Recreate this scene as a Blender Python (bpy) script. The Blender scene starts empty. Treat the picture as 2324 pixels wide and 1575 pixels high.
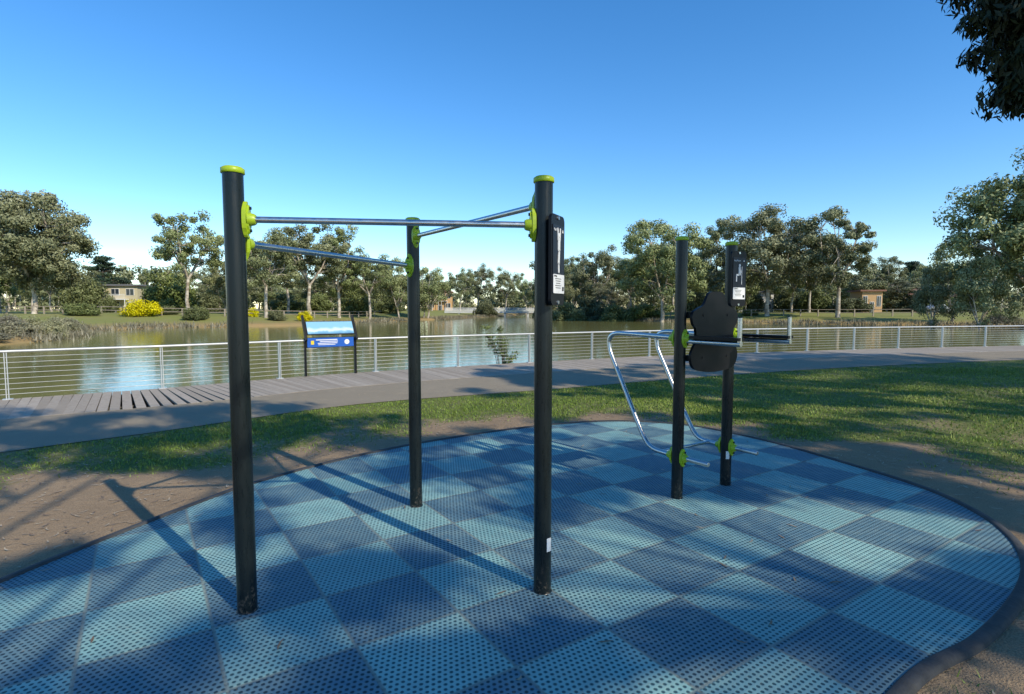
import bpy, math, random
import numpy as np
from mathutils import Vector, Matrix, noise
rnd=random.Random(7)
scene=bpy.context.scene
scene.view_settings.view_transform='Standard'; scene.view_settings.look='None'; scene.view_settings.exposure=0
COL=bpy.context.collection
# ------------------------------------------------------------------ helpers
def mat(name):
    m=bpy.data.materials.new(name); m.use_nodes=True
    nt=m.node_tree; nt.nodes.clear()
    out=nt.nodes.new('ShaderNodeOutputMaterial')
    b=nt.nodes.new('ShaderNodeBsdfPrincipled'); nt.links.new(b.outputs[0],out.inputs[0])
    return m,nt,b,out
def N(nt,t,ins=None,**kw):
    n=nt.nodes.new('ShaderNode'+t)
    for k,v in kw.items(): setattr(n,k,v)
    if ins:
        for k,v in ins.items():
            if isinstance(v,bpy.types.NodeSocket): nt.links.new(v,n.inputs[k])
            else: n.inputs[k].default_value=v
    return n
def M(nt,op,a,b=0.0,c=None):
    d={0:a,1:b}
    if c is not None: d[2]=c
    return N(nt,'Math',d,operation=op).outputs[0]
def mix(nt,f,a,b,blend='MIX'):
    n=N(nt,'Mix',None,data_type='RGBA',blend_type=blend)
    for k,v in ((0,f),(6,a),(7,b)):
        if isinstance(v,bpy.types.NodeSocket): nt.links.new(v,n.inputs[k])
        else: n.inputs[k].default_value=v if k==0 else (tuple(v)+(1,))[:4]
    return n.outputs[2]
def ramp(nt,f,stops):
    n=N(nt,'ValToRGB',{0:f}); cr=n.color_ramp
    while len(cr.elements)<len(stops): cr.elements.new(0.5)
    for e,(p,c) in zip(cr.elements,stops):
        e.position=p; e.color=(c,c,c,1) if not isinstance(c,tuple) else c+(1,)
    return n.outputs[0]
def noi(nt,vec,scale,detail=4,rough=.55):
    return N(nt,'TexNoise',{'Vector':vec,'Scale':scale,'Detail':detail,'Roughness':rough}).outputs[0]
def objco(nt): return N(nt,'TexCoord').outputs['Object']
def bump(nt,b,h,strength=.3,dist=.01):
    n=N(nt,'Bump',{'Height':h,'Strength':strength,'Distance':dist}); nt.links.new(n.outputs[0],b.inputs['Normal'])
def simple(name,c,rough=.6,metal=0,var=.2,scale=8,bmp=0,spec=None):
    m,nt,b,o=mat(name); co=objco(nt); n=noi(nt,co,scale,3)
    d=tuple(x*(1-var) for x in c); l=tuple(min(1,x*(1+var)) for x in c)
    nt.links.new(mix(nt,n,d,l),b.inputs['Base Color'])
    b.inputs['Roughness'].default_value=rough; b.inputs['Metallic'].default_value=metal
    if spec is not None: b.inputs['Specular IOR Level'].default_value=spec
    if bmp: bump(nt,b,noi(nt,co,scale*4,3),bmp)
    return m
class MB:
    def __init__(s): s.v=[];s.f=[];s.m=[];s.sm=[]
    def add(s,vs,fs,mi=0,smooth=False):
        o=len(s.v); s.v+= [tuple(x) for x in vs]
        for f in fs: s.f.append(tuple(i+o for i in f)); s.m.append(mi); s.sm.append(smooth)
    def box(s,c,d,mi=0,rot=None):
        c=Vector(c);vs=[]
        for z in(-1,1):
            for x,y in((-1,-1),(1,-1),(1,1),(-1,1)):
                p=Vector((x*d[0]/2,y*d[1]/2,z*d[2]/2))
                if rot is not None: p=rot@p
                vs.append(c+p)
        s.add(vs,[(3,2,1,0),(4,5,6,7),(0,1,5,4),(1,2,6,5),(2,3,7,6),(3,0,4,7)],mi)
    def tube(s,pts,r,mi=0,n=10,cap=True):
        pts=[Vector(p) for p in pts]
        if not isinstance(r,(list,tuple)): r=[r]*len(pts)
        t0=(pts[1]-pts[0]).normalized(); up=Vector((0,0,1)) if abs(t0.z)<.9 else Vector((1,0,0))
        a=t0.cross(up).normalized(); vs=[];
        for i,p in enumerate(pts):
            t=(pts[min(i+1,len(pts)-1)]-pts[max(i-1,0)]).normalized()
            a=(a-t*a.dot(t)).normalized(); b=t.cross(a)
            for k in range(n):
                q=2*math.pi*k/n; vs.append(p+(a*math.cos(q)+b*math.sin(q))*r[i])
        fs=[]
        for i in range(len(pts)-1):
            for k in range(n):
                k2=(k+1)%n; fs.append((i*n+k,i*n+k2,(i+1)*n+k2,(i+1)*n+k))
        s.add(vs,fs,mi,True)
        if cap:
            e=(len(pts)-1)*n
            s.add(vs[:n],[tuple(reversed(range(n)))],mi); s.add(vs[e:],[tuple(range(n))],mi)
    def prism(s,outline,o,ux,uy,th,mi=0):
        o=Vector(o);ux=Vector(ux);uy=Vector(uy);nn=ux.cross(uy).normalized(); n=len(outline)
        a=[o+ux*x+uy*y+nn*(th/2) for x,y in outline]; b=[o+ux*x+uy*y-nn*(th/2) for x,y in outline]
        s.add(a+b,[tuple(range(n)),tuple(reversed(range(n,2*n)))]+[(i,i+n,(i+1)%n+n,(i+1)%n) for i in range(n)],mi)
    def obj(s,name,mats,parent=None):
        me=bpy.data.meshes.new(name); me.from_pydata(s.v,[],s.f)
        for m in mats: me.materials.append(m)
        me.polygons.foreach_set('material_index',s.m); me.polygons.foreach_set('use_smooth',s.sm); me.update()
        o=bpy.data.objects.new(name,me); COL.objects.link(o)
        if parent: o.parent=parent
        return o
def empty(name,loc=(0,0,0)):
    e=bpy.data.objects.new(name,None); e.location=loc; COL.objects.link(e); e.empty_display_size=.1; return e
def catmull(P,n=8,closed=False):
    P=[Vector((p[0],p[1],0)) for p in P]; out=[]; L=len(P)
    for i in range(L if closed else L-1):
        g=(lambda j:P[j%L]) if closed else (lambda j:P[max(0,min(L-1,j))])
        p0,p1,p2,p3=g(i-1),g(i),g(i+1),g(i+2)
        for k in range(n):
            t=k/n; out.append(.5*((2*p1)+(p2-p0)*t+(2*p0-5*p1+4*p2-p3)*t*t+(3*p1-p0-3*p2+p3)*t**3))
    if not closed: out.append(P[-1])
    return out
def resample(P,step):
    out=[P[0].copy()]; rest=step
    for a,b in zip(P[:-1],P[1:]):
        L=(b-a).length; d=rest
        while d<=L: out.append(a+(b-a)*(d/L)); d+=step
        rest=d-L
    return out
def tang(P,i): return (P[min(i+1,len(P)-1)]-P[max(i-1,0)]).normalized()
def sdist(X,Y,poly):
    """signed distance, positive outside"""
    D=np.full(X.shape,1e9); ins=np.zeros(X.shape,bool); n=len(poly)
    for i in range(n):
        ax,ay=poly[i][0],poly[i][1]; bx,by=poly[(i+1)%n][0],poly[(i+1)%n][1]
        dx,dy=bx-ax,by-ay; L=dx*dx+dy*dy+1e-12
        t=np.clip(((X-ax)*dx+(Y-ay)*dy)/L,0,1)
        D=np.minimum(D,np.hypot(X-ax-t*dx,Y-ay-t*dy))
        c=((ay>Y)!=(by>Y))&(X<(bx-ax)*(Y-ay)/((by-ay)+1e-12)+ax); ins^=c
    return np.where(ins,-D,D)
def vnoise(X,Y,seed=0):
    def h(i,j): 
        s=np.sin(i*127.1+j*311.7+seed*74.7)*43758.5453; return s-np.floor(s)
    i=np.floor(X);j=np.floor(Y);u=X-i;v=Y-j;u=u*u*(3-2*u);v=v*v*(3-2*v)
    return (h(i,j)*(1-u)+h(i+1,j)*u)*(1-v)+(h(i,j+1)*(1-u)+h(i+1,j+1)*u)*v
def sstep(a,b,x): t=np.clip((x-a)/(b-a),0,1); return t*t*(3-2*t)

# ------------------------------------------------------------------ layout
WZ=-0.7
fence_line=catmull([(-24,-3),(-18,2.2),(-12,7),(-8.81,9.64),(-6.96,10.98),(-5.25,12.57),(-3.37,13.98),(-1.39,15.2),(.66,16.4),(4,18.2),(7.5,19.6),(11.38,20.9),(16.18,22.4),(21.04,23.6),(27,24.8),(36,26)],10)
fl=resample(fence_line,.25)
def offset(P,d):
    out=[]
    for i,p in enumerate(P):
        t=tang(P,i); out.append(p+Vector((t.y,-t.x,0))*d)
    return out
inner=offset(fl,2.3)
path_in=catmull([(-22,-10),(-14,-3),(-9,2.6),(-5.68,6.07),(-4.7,7.0),(-4.01,7.75),(-3.15,8.7),(-2.0,9.55),(.74,10.9),(3.29,12.3),(6.5,13.9),(10.18,15.4),(15.53,17.1),(22,18.6),(36,20.5)],10)
mat_out=catmull([(-3.1,2.2),(-3.05,2.7),(-2.95,3.2),(-2.79,3.75),(-2.57,4.4),(-2.32,4.98),(-1.71,5.82),(-.86,6.62),(.41,7.42),(1.47,7.72),(2.4,7.42),(3.04,6.55),(3.38,5.69),(3.63,4.84),(3.61,4.21),(3.44,3.72),(3.15,3.3),(2.74,2.92),(2.22,2.55),(1.75,2.3),(1.0,1.75),(0,1.2),(-1.2,.9),(-2.4,1.2)],6,True)
lake=[tuple(p)[:2] for p in offset(resample(fence_line,1.5),1.2)]
lake+=[(45,28),(48,38),(52,50),(59.5,63),(58.7,72.8),(50,78),(42,83.2),(35,87.5),(29.6,94),(25,104),(22,116),(16,140),(12.5,162),(14,230),(3,230),(2,200),(-4,160),(-10.7,132),(-17,105),(-23.9,84),(-28,74),(-33,69.3),(-40,66.5),(-42.6,56),(-37.5,48),(-33,40),(-31.5,34),(-31,25),(-31,10)]
lakeS=[(x+ (noise.noise(Vector((x*.2,y*.2,3)))*1.5 if i>40 and y>30 else 0),y) for i,(x,y) in enumerate(lake)]
def hgt(X,Y):
    s=sdist(X,Y,lakeS); d0=np.hypot(X-5,Y-8)
    near=np.clip(-1.3+1.3*s/1.0,-1.6,0.0)
    far=np.where(s<0,WZ-.02+s*.4, WZ-.02+.32*sstep(0,1.2,s)+1.25*sstep(1,24,s)+.15*(vnoise(X*.15,Y*.15)-.5)*sstep(3,15,s))
    far=np.clip(far,-1.8,5)
    w=sstep(27,42,d0)
    return near*(1-w)+far*w
def H1(x,y): return float(hgt(np.array([float(x)]),np.array([float(y)]))[0])
def dirt(X,Y):
    sm=sdist(X,Y,mat_out); n=vnoise(X*1.7,Y*1.7,3)*.6+vnoise(X*4,Y*4,5)*.4
    w=np.where(X<-1.5,2.0,np.where(X>2.6,1.5,.5))
    w=np.where((X<-1.5)&(Y>5.4),.6,w)
    w=np.where((X>2.6)&(Y>6.6),.6,w)
    d=1-sstep(-.7,.8,(sm-w)+(.5-n)*1.7)
    b=sstep(1.0,-1.0,Y)
    sp=sstep(.52,.8,vnoise(X*.8,Y*.8,9)*.6+vnoise(X*2.3,Y*2.3,19)*.4)
    return np.clip(np.maximum(d,b)+.5*sp,0,1)
# ------------------------------------------------------------------ ground
def axis(lo,hi,a,b,st,stc,far):
    v=list(np.arange(a,b,st)); x=b
    s=st
    while x<hi: v.append(x); s=min(s*1.12,stc if x<far else 400); x+=s
    v.append(hi); x=a; s=st
    w=[]
    while x>lo: s=min(s*1.12,stc if x>-far else 400); x-=s; w.append(max(x,lo))
    return np.array(sorted(set(w+v)))
ax=axis(-4000,4000,-14,40,.3,1.3,110); ay=axis(-600,6000,-2,32,.3,1.3,240)
X,Y=np.meshgrid(ax,ay); Z=hgt(X,Y); nx=len(ax);ny=len(ay)
sd=sdist(X,Y,lakeS)
me=bpy.data.meshes.new('ground')
V=np.stack([X.ravel(),Y.ravel(),Z.ravel()],1)
idx=np.arange(nx*ny).reshape(ny,nx)
F=np.stack([idx[:-1,:-1],idx[:-1,1:],idx[1:,1:],idx[1:,:-1]],-1).reshape(-1,4)
def mesh_np(me,V,F,mi=None,smooth=False):
    me.vertices.add(len(V)); me.vertices.foreach_set('co',V.astype(np.float32).ravel())
    me.loops.add(F.size); me.loops.foreach_set('vertex_index',F.astype(np.int32).ravel())
    me.polygons.add(len(F)); k=F.shape[1]
    me.polygons.foreach_set('loop_start',np.arange(0,F.size,k,dtype=np.int32))
    me.polygons.foreach_set('loop_total',np.full(len(F),k,dtype=np.int32))
    if smooth: me.polygons.foreach_set('use_smooth',np.ones(len(F),bool))
    me.update(calc_edges=True)
mesh_np(me,V,F,smooth=True)
a=me.attributes.new('dirt','FLOAT','POINT'); a.data.foreach_set('value',dirt(X,Y).ravel().astype(np.float32))
a=me.attributes.new('shore','FLOAT','POINT'); a.data.foreach_set('value',sd.ravel().astype(np.float32))
ground=bpy.data.objects.new('ground',me); COL.objects.link(ground)
m,nt,b,o=mat('ground_mat'); co=objco(nt)
dA=N(nt,'Attribute',attribute_name='dirt').outputs['Fac']; sA=N(nt,'Attribute',attribute_name='shore').outputs['Fac']
n1=noi(nt,co,1.3,4); n2=noi(nt,co,14,4,.7); n3=noi(nt,co,90,2,.7); nf=noi(nt,co,.09,3)
g=mix(nt,n2,(.06,.085,.016),(.15,.19,.04)); g=mix(nt,ramp(nt,n1,[(.35,0.),(.7,.8)]),g,(.20,.19,.07))
dr=mix(nt,n1,(.24,.165,.10),(.43,.31,.19)); dr=mix(nt,ramp(nt,n3,[(.35,.55),(.6,0.)]),dr,(.11,.08,.05)); dr=mix(nt,ramp(nt,n2,[(.58,0.),(.75,.5)]),dr,(.48,.37,.24))
f=M(nt,'ADD',dA,M(nt,'MULTIPLY',M(nt,'SUBTRACT',n2,.5),1.1)); f=ramp(nt,f,[(.3,0.),(.7,1.)])
near=mix(nt,f,g,dr)
farg=mix(nt,nf,(.18,.22,.045),(.28,.27,.085)); farg=mix(nt,ramp(nt,noi(nt,co,.5,4),[(.4,0.),(.7,.6)]),farg,(.28,.23,.11))
sh=mix(nt,noi(nt,co,.6,4),(.42,.26,.11),(.30,.24,.10)); 
farc=mix(nt,ramp(nt,M(nt,'DIVIDE',sA,10.),[(.15,0.),(.9,1.)]),sh,farg)
px=N(nt,'SeparateXYZ',{0:co}).outputs; dist=M(nt,'SQRT',M(nt,'ADD',M(nt,'POWER',px[0],2.),M(nt,'POWER',px[1],2.)))
wf=ramp(nt,M(nt,'DIVIDE',dist,60.),[(.4,0.),(.7,1.)])
nt.links.new(mix(nt,wf,near,farc),b.inputs['Base Color']); b.inputs['Roughness'].default_value=.95; b.inputs['Specular IOR Level'].default_value=.15
bump(nt,b,M(nt,'ADD',n2,M(nt,'MULTIPLY',n3,.5)),.7,.03); me.materials.append(m)

# ------------------------------------------------------------------ water
mb=MB(); mb.add([(-60,-5,WZ),(75,-5,WZ),(75,235,WZ),(-60,235,WZ)],[(0,1,2,3)])
m,nt,b,o=mat('water_mat'); co=objco(nt)
nw=noi(nt,co,.05,3)
nt.links.new(mix(nt,nw,(.20,.19,.06),(.26,.24,.085)),b.inputs['Base Color']); b.inputs['Roughness'].default_value=.07; b.inputs['IOR'].default_value=1.33
mp=N(nt,'Mapping',{'Vector':co,'Scale':(1.0,2.2,1.0),'Rotation':(0,0,.3)}).outputs[0]
w1=noi(nt,mp,1.6,2,.5); w2=noi(nt,mp,5.5,2,.5)
bump(nt,b,M(nt,'ADD',w1,M(nt,'MULTIPLY',w2,.35)),.12,.05)
water=mb.obj('lake_water',[m])

# ------------------------------------------------------------------ path, boardwalk
def strip(A,B,z,name,m):
    n=min(len(A),len(B)); mb=MB()
    vs=[(p.x,p.y,z) for p in A[:n]]+[(p.x,p.y,z) for p in B[:n]]
    mb.add(vs,[(i,i+1,n+i+1,n+i) for i in range(n-1)]); return mb.obj(name,[m])
def even(P,n):
    L=[0]; 
    for a,b in zip(P[:-1],P[1:]): L.append(L[-1]+(b-a).length)
    out=[];j=0
    for k in range(n):
        d=L[-1]*k/(n-1)
        while j<len(P)-2 and L[j+1]<d: j+=1
        t=(d-L[j])/max(1e-9,L[j+1]-L[j]); out.append(P[j].lerp(P[j+1],min(1,t)))
    return out
m,nt,b,o=mat('path_asphalt_mat'); co=objco(nt)
c=mix(nt,noi(nt,co,.9,4),(.29,.24,.165),(.38,.315,.225)); c=mix(nt,ramp(nt,noi(nt,co,130,2,.8),[(.42,.55),(.62,0.)]),c,(.13,.108,.08)); c=mix(nt,ramp(nt,noi(nt,co,4,5,.7),[(.55,0.),(.8,.5)]),c,(.42,.34,.22))
nt.links.new(c,b.inputs['Base Color']); b.inputs['Roughness'].default_value=.9; b.inputs['Specular IOR Level'].default_value=.15
bump(nt,b,noi(nt,co,130,2,.8),.5,.01)
strip(even(path_in,160),even(inner,160),.008,'footpath',m)
m,nt,b,o=mat('boardwalk_mat'); co=objco(nt); at=N(nt,'Attribute',attribute_name='shade').outputs['Fac']
c=mix(nt,at,(.31,.26,.20),(.41,.35,.28)); c=mix(nt,ramp(nt,noi(nt,co,12,5,.7),[(.45,0.),(.75,.6)]),c,(.20,.165,.13))
nt.links.new(c,b.inputs['Base Color']); b.inputs['Roughness'].default_value=.85; b.inputs['Specular IOR Level'].default_value=.15
mb=MB(); sh=[]; bl=resample(fence_line,.145)
for i,p in enumerate(bl):
    t=tang(bl,i); n_=Vector((t.y,-t.x,0)); r=Matrix(((t.x,n_.x,0),(t.y,n_.y,0),(0,0,1)))
    j=rnd.uniform(-.012,.012)
    mb.box(p+n_*(1.13+j)+Vector((0,0,-.008+rnd.uniform(-.002,.002))),(.133,2.36,.04),0,r); sh+=[rnd.random()]*6
ob=mb.obj('boardwalk',[m]); a=ob.data.attributes.new('shade','FLOAT','FACE'); a.data.foreach_set('value',sh)
mb=MB(); fo=resample(fence_line,1.0)
mb.tube([p+Vector((0,0,-.11)) for p in offset(fo,.02)],.07,0,6)
for dd_ in(.75,1.5): mb.tube([p+Vector((0,0,-.11)) for p in offset(fo,dd_)],.06,0,6)
for p in offset(resample(fence_line,2.3),.15): mb.tube([p+Vector((0,0,-2)),p+Vector((0,0,-.1))],.1,0,8)
ob2=mb.obj('substructure',[simple('dark_timber',(.09,.075,.06),.9)]); ob2.parent=ob

# ------------------------------------------------------------------ steel fence
steel=simple('galvanised_steel',(.55,.55,.54),.4,.45,.12,30)
wirem=simple('wire_steel',(.50,.50,.49),.35,.5,.1,30)
mb=MB()
fp=resample([q for q in fence_line],.01)
k0=min(range(len(fp)),key=lambda i:(fp[i]-Vector((-8.81,9.64,0))).length)
posts=[fp[i] for i in range(k0%230,len(fp),230)]
fr=resample(fence_line,.5)
mb.tube([p+Vector((0,0,.855)) for p in fr],.023,0,8)
for kk in range(8): mb.tube([p+Vector((0,0,.10+kk*.093)) for p in fr],.0052,1,4,False)
for i,p in enumerate(posts):
    t=tang(posts,i); n_=Vector((t.y,-t.x,0)); r=Matrix(((t.x,n_.x,0),(t.y,n_.y,0),(0,0,1)))
    for sgn in(-1,1): mb.box(p+t*(.016*sgn)+Vector((0,0,.42)),(.012,.06,.83),0,r)
    mb.box(p+Vector((0,0,.018)),(.14,.12,.012),0,r)
mb.obj('steel_railing_fence',[steel,wirem])

# ------------------------------------------------------------------ rubber mat
A2=Vector((.8315,.5556,0));B2=Vector((-.5556,.8315,0));P0=Vector((-.28,2.80,0));T=.54
m,nt,b,o=mat('rubber_tile_mat'); co=objco(nt)
u=M(nt,'SUBTRACT',N(nt,'VectorMath',{0:co,1:tuple(A2/T)},operation='DOT_PRODUCT').outputs['Value'],P0.dot(A2)/T)
v=M(nt,'SUBTRACT',N(nt,'VectorMath',{0:co,1:tuple(B2/T)},operation='DOT_PRODUCT').outputs['Value'],P0.dot(B2)/T)
fu=M(nt,'FLOOR',u);fv=M(nt,'FLOOR',v)
chk=M(nt,'FLOORED_MODULO',M(nt,'ADD',fu,fv),2.)
cell=N(nt,'CombineXYZ',{0:fu,1:fv}).outputs[0]; wn=N(nt,'TexWhiteNoise',{'Vector':cell}).outputs['Value']
seam=M(nt,'MINIMUM',M(nt,'PINGPONG',u,.5),M(nt,'PINGPONG',v,.5)); seamf=ramp(nt,seam,[(.008,1.),(.02,0.)])
K=19.
cu=M(nt,'MULTIPLY',u,K);cv=M(nt,'MULTIPLY',v,K)
cu=M(nt,'ADD',cu,M(nt,'MULTIPLY',M(nt,'FLOORED_MODULO',M(nt,'FLOOR',cv),2.),.5))
aa=M(nt,'SUBTRACT',M(nt,'FRACT',cu),.5);bb=M(nt,'SUBTRACT',M(nt,'FRACT',cv),.5)
rr=M(nt,'SQRT',M(nt,'ADD',M(nt,'MULTIPLY',aa,aa),M(nt,'MULTIPLY',bb,bb)))
rr=M(nt,'ADD',rr,M(nt,'MULTIPLY',M(nt,'SUBTRACT',noi(nt,co,60,2),.5),.16))
pit=ramp(nt,rr,[(.24,1.),(.34,0.)])
n1=noi(nt,co,2.2,4,.6);n2=noi(nt,co,40,3,.7);n3=noi(nt,co,9,4,.6)
light=mix(nt,n1,(.21,.40,.37),(.38,.58,.52)); dark=mix(nt,n1,(.08,.165,.215),(.14,.25,.30))
light=mix(nt,M(nt,'MULTIPLY',wn,.6),light,(.15,.31,.32)); dark=mix(nt,M(nt,'MULTIPLY',wn,.5),dark,(.13,.22,.24))
c=mix(nt,chk,light,dark)
c=mix(nt,ramp(nt,n3,[(.42,0.),(.72,.5)]),c,(.23,.32,.30))
pc=mix(nt,chk,(.025,.075,.090),(.012,.032,.048))
c=mix(nt,M(nt,'MULTIPLY',pit,.93),c,pc)
c=mix(nt,M(nt,'MULTIPLY',seamf,.8),c,(.21,.24,.21))
c=mix(nt,ramp(nt,n2,[(.6,0.),(.76,.55)]),c,(.29,.23,.15))
nt.links.new(c,b.inputs['Base Color']); b.inputs['Roughness'].default_value=.7; b.inputs['Specular IOR Level'].default_value=.25
hh=M(nt,'SUBTRACT',M(nt,'SUBTRACT',M(nt,'MULTIPLY',n2,.2),M(nt,'MULTIPLY',pit,.8)),M(nt,'MULTIPLY',seamf,.8)); bump(nt,b,hh,.6,.008)
mb=MB(); n=len(mat_out)
mb.add([(p.x,p.y,.022) for p in mat_out]+[(p.x,p.y,-.02) for p in mat_out],[tuple(range(n))[::-1]]+[(i,(i+1)%n,n+(i+1)%n,n+i) for i in range(n)])
rubber=mb.obj('rubber_tile_mat',[m])
if rubber.data.polygons[0].normal.z<0: rubber.data.flip_normals()
edge=simple('edging_rubber',(.045,.045,.045),.85,0,.6,12,.4)
mb=MB(); prof=[(-.030,-.02),(-.030,.028),(-.020,.036),(.020,.033),(.034,.018),(.036,-.02)]
vs=[];kk=len(prof)
for i in range(n):
    t=(mat_out[(i+1)%n]-mat_out[i-1]).normalized(); nn=Vector((-t.y,t.x,0))
    for a_,z_ in prof:
        p=mat_out[i]+nn*a_; vs.append((p.x,p.y,z_))
mb.add(vs,[(i*kk+j,i*kk+j+1,((i+1)%n)*kk+j+1,((i+1)%n)*kk+j) for i in range(n) for j in range(kk-1)],0,True)
mb.obj('mat_edging',[edge])

# ------------------------------------------------------------------ fitness station materials
blk,nt,b,o=mat('black_powdercoat'); co=objco(nt)
z=N(nt,'SeparateXYZ',{0:co}).outputs[2]
mp=N(nt,'Mapping',{'Vector':co,'Scale':(14,14,2.2)}).outputs[0]; ns=noi(nt,mp,3,4,.7)
c=mix(nt,ns,(.005,.008,.009),(.011,.016,.017))
scuff=M(nt,'MULTIPLY',ramp(nt,z,[(.0,1.),(.22,0.)]),ramp(nt,noi(nt,co,38,4,.75),[(.54,0.),(.64,1.)]))
c=mix(nt,M(nt,'MULTIPLY',scuff,.8),c,(.16,.13,.10)); nt.links.new(c,b.inputs['Base Color'])
nt.links.new(ramp(nt,ns,[(.3,.22),(.7,.38)]),b.inputs['Roughness']); b.inputs['Specular IOR Level'].default_value=.35
lime=simple('lime_plastic',(.33,.46,.015),.4,0,.12,20)
ss,nt,b,o=mat('stainless'); co=objco(nt)
nt.links.new(mix(nt,noi(nt,co,14,4),(.5,.5,.49),(.68,.67,.65)),b.inputs['Base Color']); b.inputs['Metallic'].default_value=1
nt.links.new(ramp(nt,noi(nt,co,25,4),[(.3,.24),(.7,.4)]),b.inputs['Roughness'])
white=simple('label_white',(.7,.7,.7),.5,0,.05)
sblk=simple('sign_black',(.007,.007,.009),.4,0,.3,spec=.2)
navy=simple('plate_navy',(.010,.012,.022),.4,spec=.3)
def rrect(w,h,r,n=5):
    o=[]
    for cx_,cy_,a0 in((w/2-r,h/2-r,0),(-w/2+r,h/2-r,90),(-w/2+r,-h/2+r,180),(w/2-r,-h/2+r,270)):
        for k in range(n+1):
            q=math.radians(a0+90*k/n); o.append((cx_+r*math.cos(q),cy_+r*math.sin(q)))
    return o
PR=.049
def pole(name,p,h,par,r=PR):
    mb=MB(); p=Vector((p[0],p[1],0)); n=48; vs=[]
    for z in (.0,h):
        for k in range(n):
            q=2*math.pi*k/n; rr=r*(1-.014*(k%4==0)); vs.append((p.x+rr*math.cos(q),p.y+rr*math.sin(q),z))
    mb.add(vs,[(k,(k+1)%n,n+(k+1)%n,n+k) for k in range(n)],0,True)
    mb.tube([p+Vector((0,0,z)) for z in(h-.002,h,h+.022,h+.03)],[r+.004,r+.007,r+.007,r-.004],1,32)
    mb.tube([p+Vector((0,0,z)) for z in(.018,.025,.027)],[r+.006,r+.005,r],0,32)
    return mb.obj(name,[blk,lime],par)
def flange(mb,p,z,d,r=PR,hh=.09,w=.033):
    """lime clamp plate hugging the pole at height z on side d"""
    p=Vector((p[0],p[1],z)); d=Vector(d).normalized(); s=Vector((-d.y,d.x,0)); up=Vector((0,0,1))
    ol=[(w*math.cos(q)*(1 if abs(math.sin(q))<.7 else .8),hh*math.sin(q)) for q in [2*math.pi*k/24 for k in range(24)]]
    mb.prism(ol,p+d*(r+.006),s,up,.02,1)
    mb.prism([(x*.75,y*.8) for x,y in ol],p+d*(r+.02),s,up,.012,1)
    mb.tube([p+d*(r+.02),p+d*(r+.045),p+d*(r+.055)],[.034,.03,.024],1,16)
    for sg in(-1,1): mb.tube([p+up*(hh*.62*sg)+d*(r+.02),p+up*(hh*.62*sg)+d*(r+.034)],[.009,.008],0,8)
def text(s,size,loc,rot,m,par,name,align='CENTER'):
    cu=bpy.data.curves.new(name,'FONT'); cu.body=s; cu.size=size; cu.align_x=align; cu.extrude=.0006; cu.materials.append(m)
    ob=bpy.data.objects.new(name,cu); COL.objects.link(ob); ob.parent=par; ob.matrix_world=Matrix.Translation(loc)@rot.to_4x4(); return ob
def instr_sign(p,zc,ang,par,title,kind):
    """plate on pole side; ang = heading of its face normal from -Y toward +X"""
    nn=Vector((math.sin(ang),-math.cos(ang),0)); ux=Vector((math.cos(ang),math.sin(ang),0)); up=Vector((0,0,1))
    c=Vector((p[0],p[1],zc))+nn*.075; mb=MB()
    mb.prism(rrect(.19,.475,.03),c,ux,up,.016,0)
    mb.prism(rrect(.16,.355,.006),c+nn*.010+up*.005,ux,up,.004,3)
    mb.prism(rrect(.155,.10,.006),c+nn*.0125-up*.125,ux,up,.004,2)
    for s in(-1,1):
        mb.tube([c+nn*.008+up*(.222*s),c+nn*.014+up*(.222*s)],[.011,.01],4,12)
        mb.box(c-nn*.022+up*(.18*s),(.05,.03,.03),0,Matrix((ux,nn,up)).transposed())
    f0=c+nn*.0135+up*.045
    def seg(a,b,r): 
        a=Vector(a);b=Vector(b); d=(b-a); L=d.length; d/=L; s=Vector((-d.y,d.x)); P=[]
        for k in range(7): q=math.pi/2+math.pi*k/6; P.append(a+d*(math.cos(q)*r)+s*(math.sin(q)*r))
        for k in range(7): q=-math.pi/2+math.pi*k/6; P.append(b+d*(math.cos(q)*r)+s*(math.sin(q)*r))
        mb.prism([(q.x,q.y) for q in P],f0,ux,up,.003,2)
    V2=lambda x,y:Vector((x,y))
    if kind==0:
        seg(V2(0,.085),V2(.001,.087),.012); seg(V2(0,.065),V2(0,.01),.015); seg(V2(.002,0),V2(-.004,-.06),.011); seg(V2(-.004,-.062),V2(-.002,-.105),.008)
        seg(V2(.014,.06),V2(.018,.12),.005); seg(V2(-.014,.06),V2(-.018,.12),.005)
    else:
        seg(V2(0,.07),V2(.001,.072),.012); seg(V2(0,.05),V2(.002,-.005),.013); seg(V2(0,-.01),V2(-.035,-.012),.008); seg(V2(-.037,-.014),V2(-.037,-.065),.006)
        seg(V2(.006,.045),V2(.02,.01),.005); seg(V2(.02,.01),V2(-.012,.0),.004); seg(V2(.03,.06),V2(.03,-.09),.0025)
    for k in range(5): mb.box(c+nn*.0150-up*(.098+.012*k)-ux*(.012),(.085-.013*(k%3),.001,.003),0,Matrix((ux,nn,up)).transposed())
    mb.box(c+nn*.0150-up*.15+ux*.058,(.022,.001,.022),0,Matrix((ux,nn,up)).transposed())
    mb.prism([(-.008,-.006),(.008,-.006),(0,.01)],c+nn*.0135+up*.155+ux*.055,ux,up,.003,2)
    mb.obj('instruction_plate',[sblk,lime,white,navy,ss],par)
    R=Matrix((ux,up,nn)).transposed()
    text(title,.020,c+nn*.0135+up*.150-ux*.07,R,white,par,'plate_title','LEFT')
    text(title,.012,c+nn*.0155-up*.088-ux*.07,R,sblk,par,'plate_subtitle','LEFT')

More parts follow.
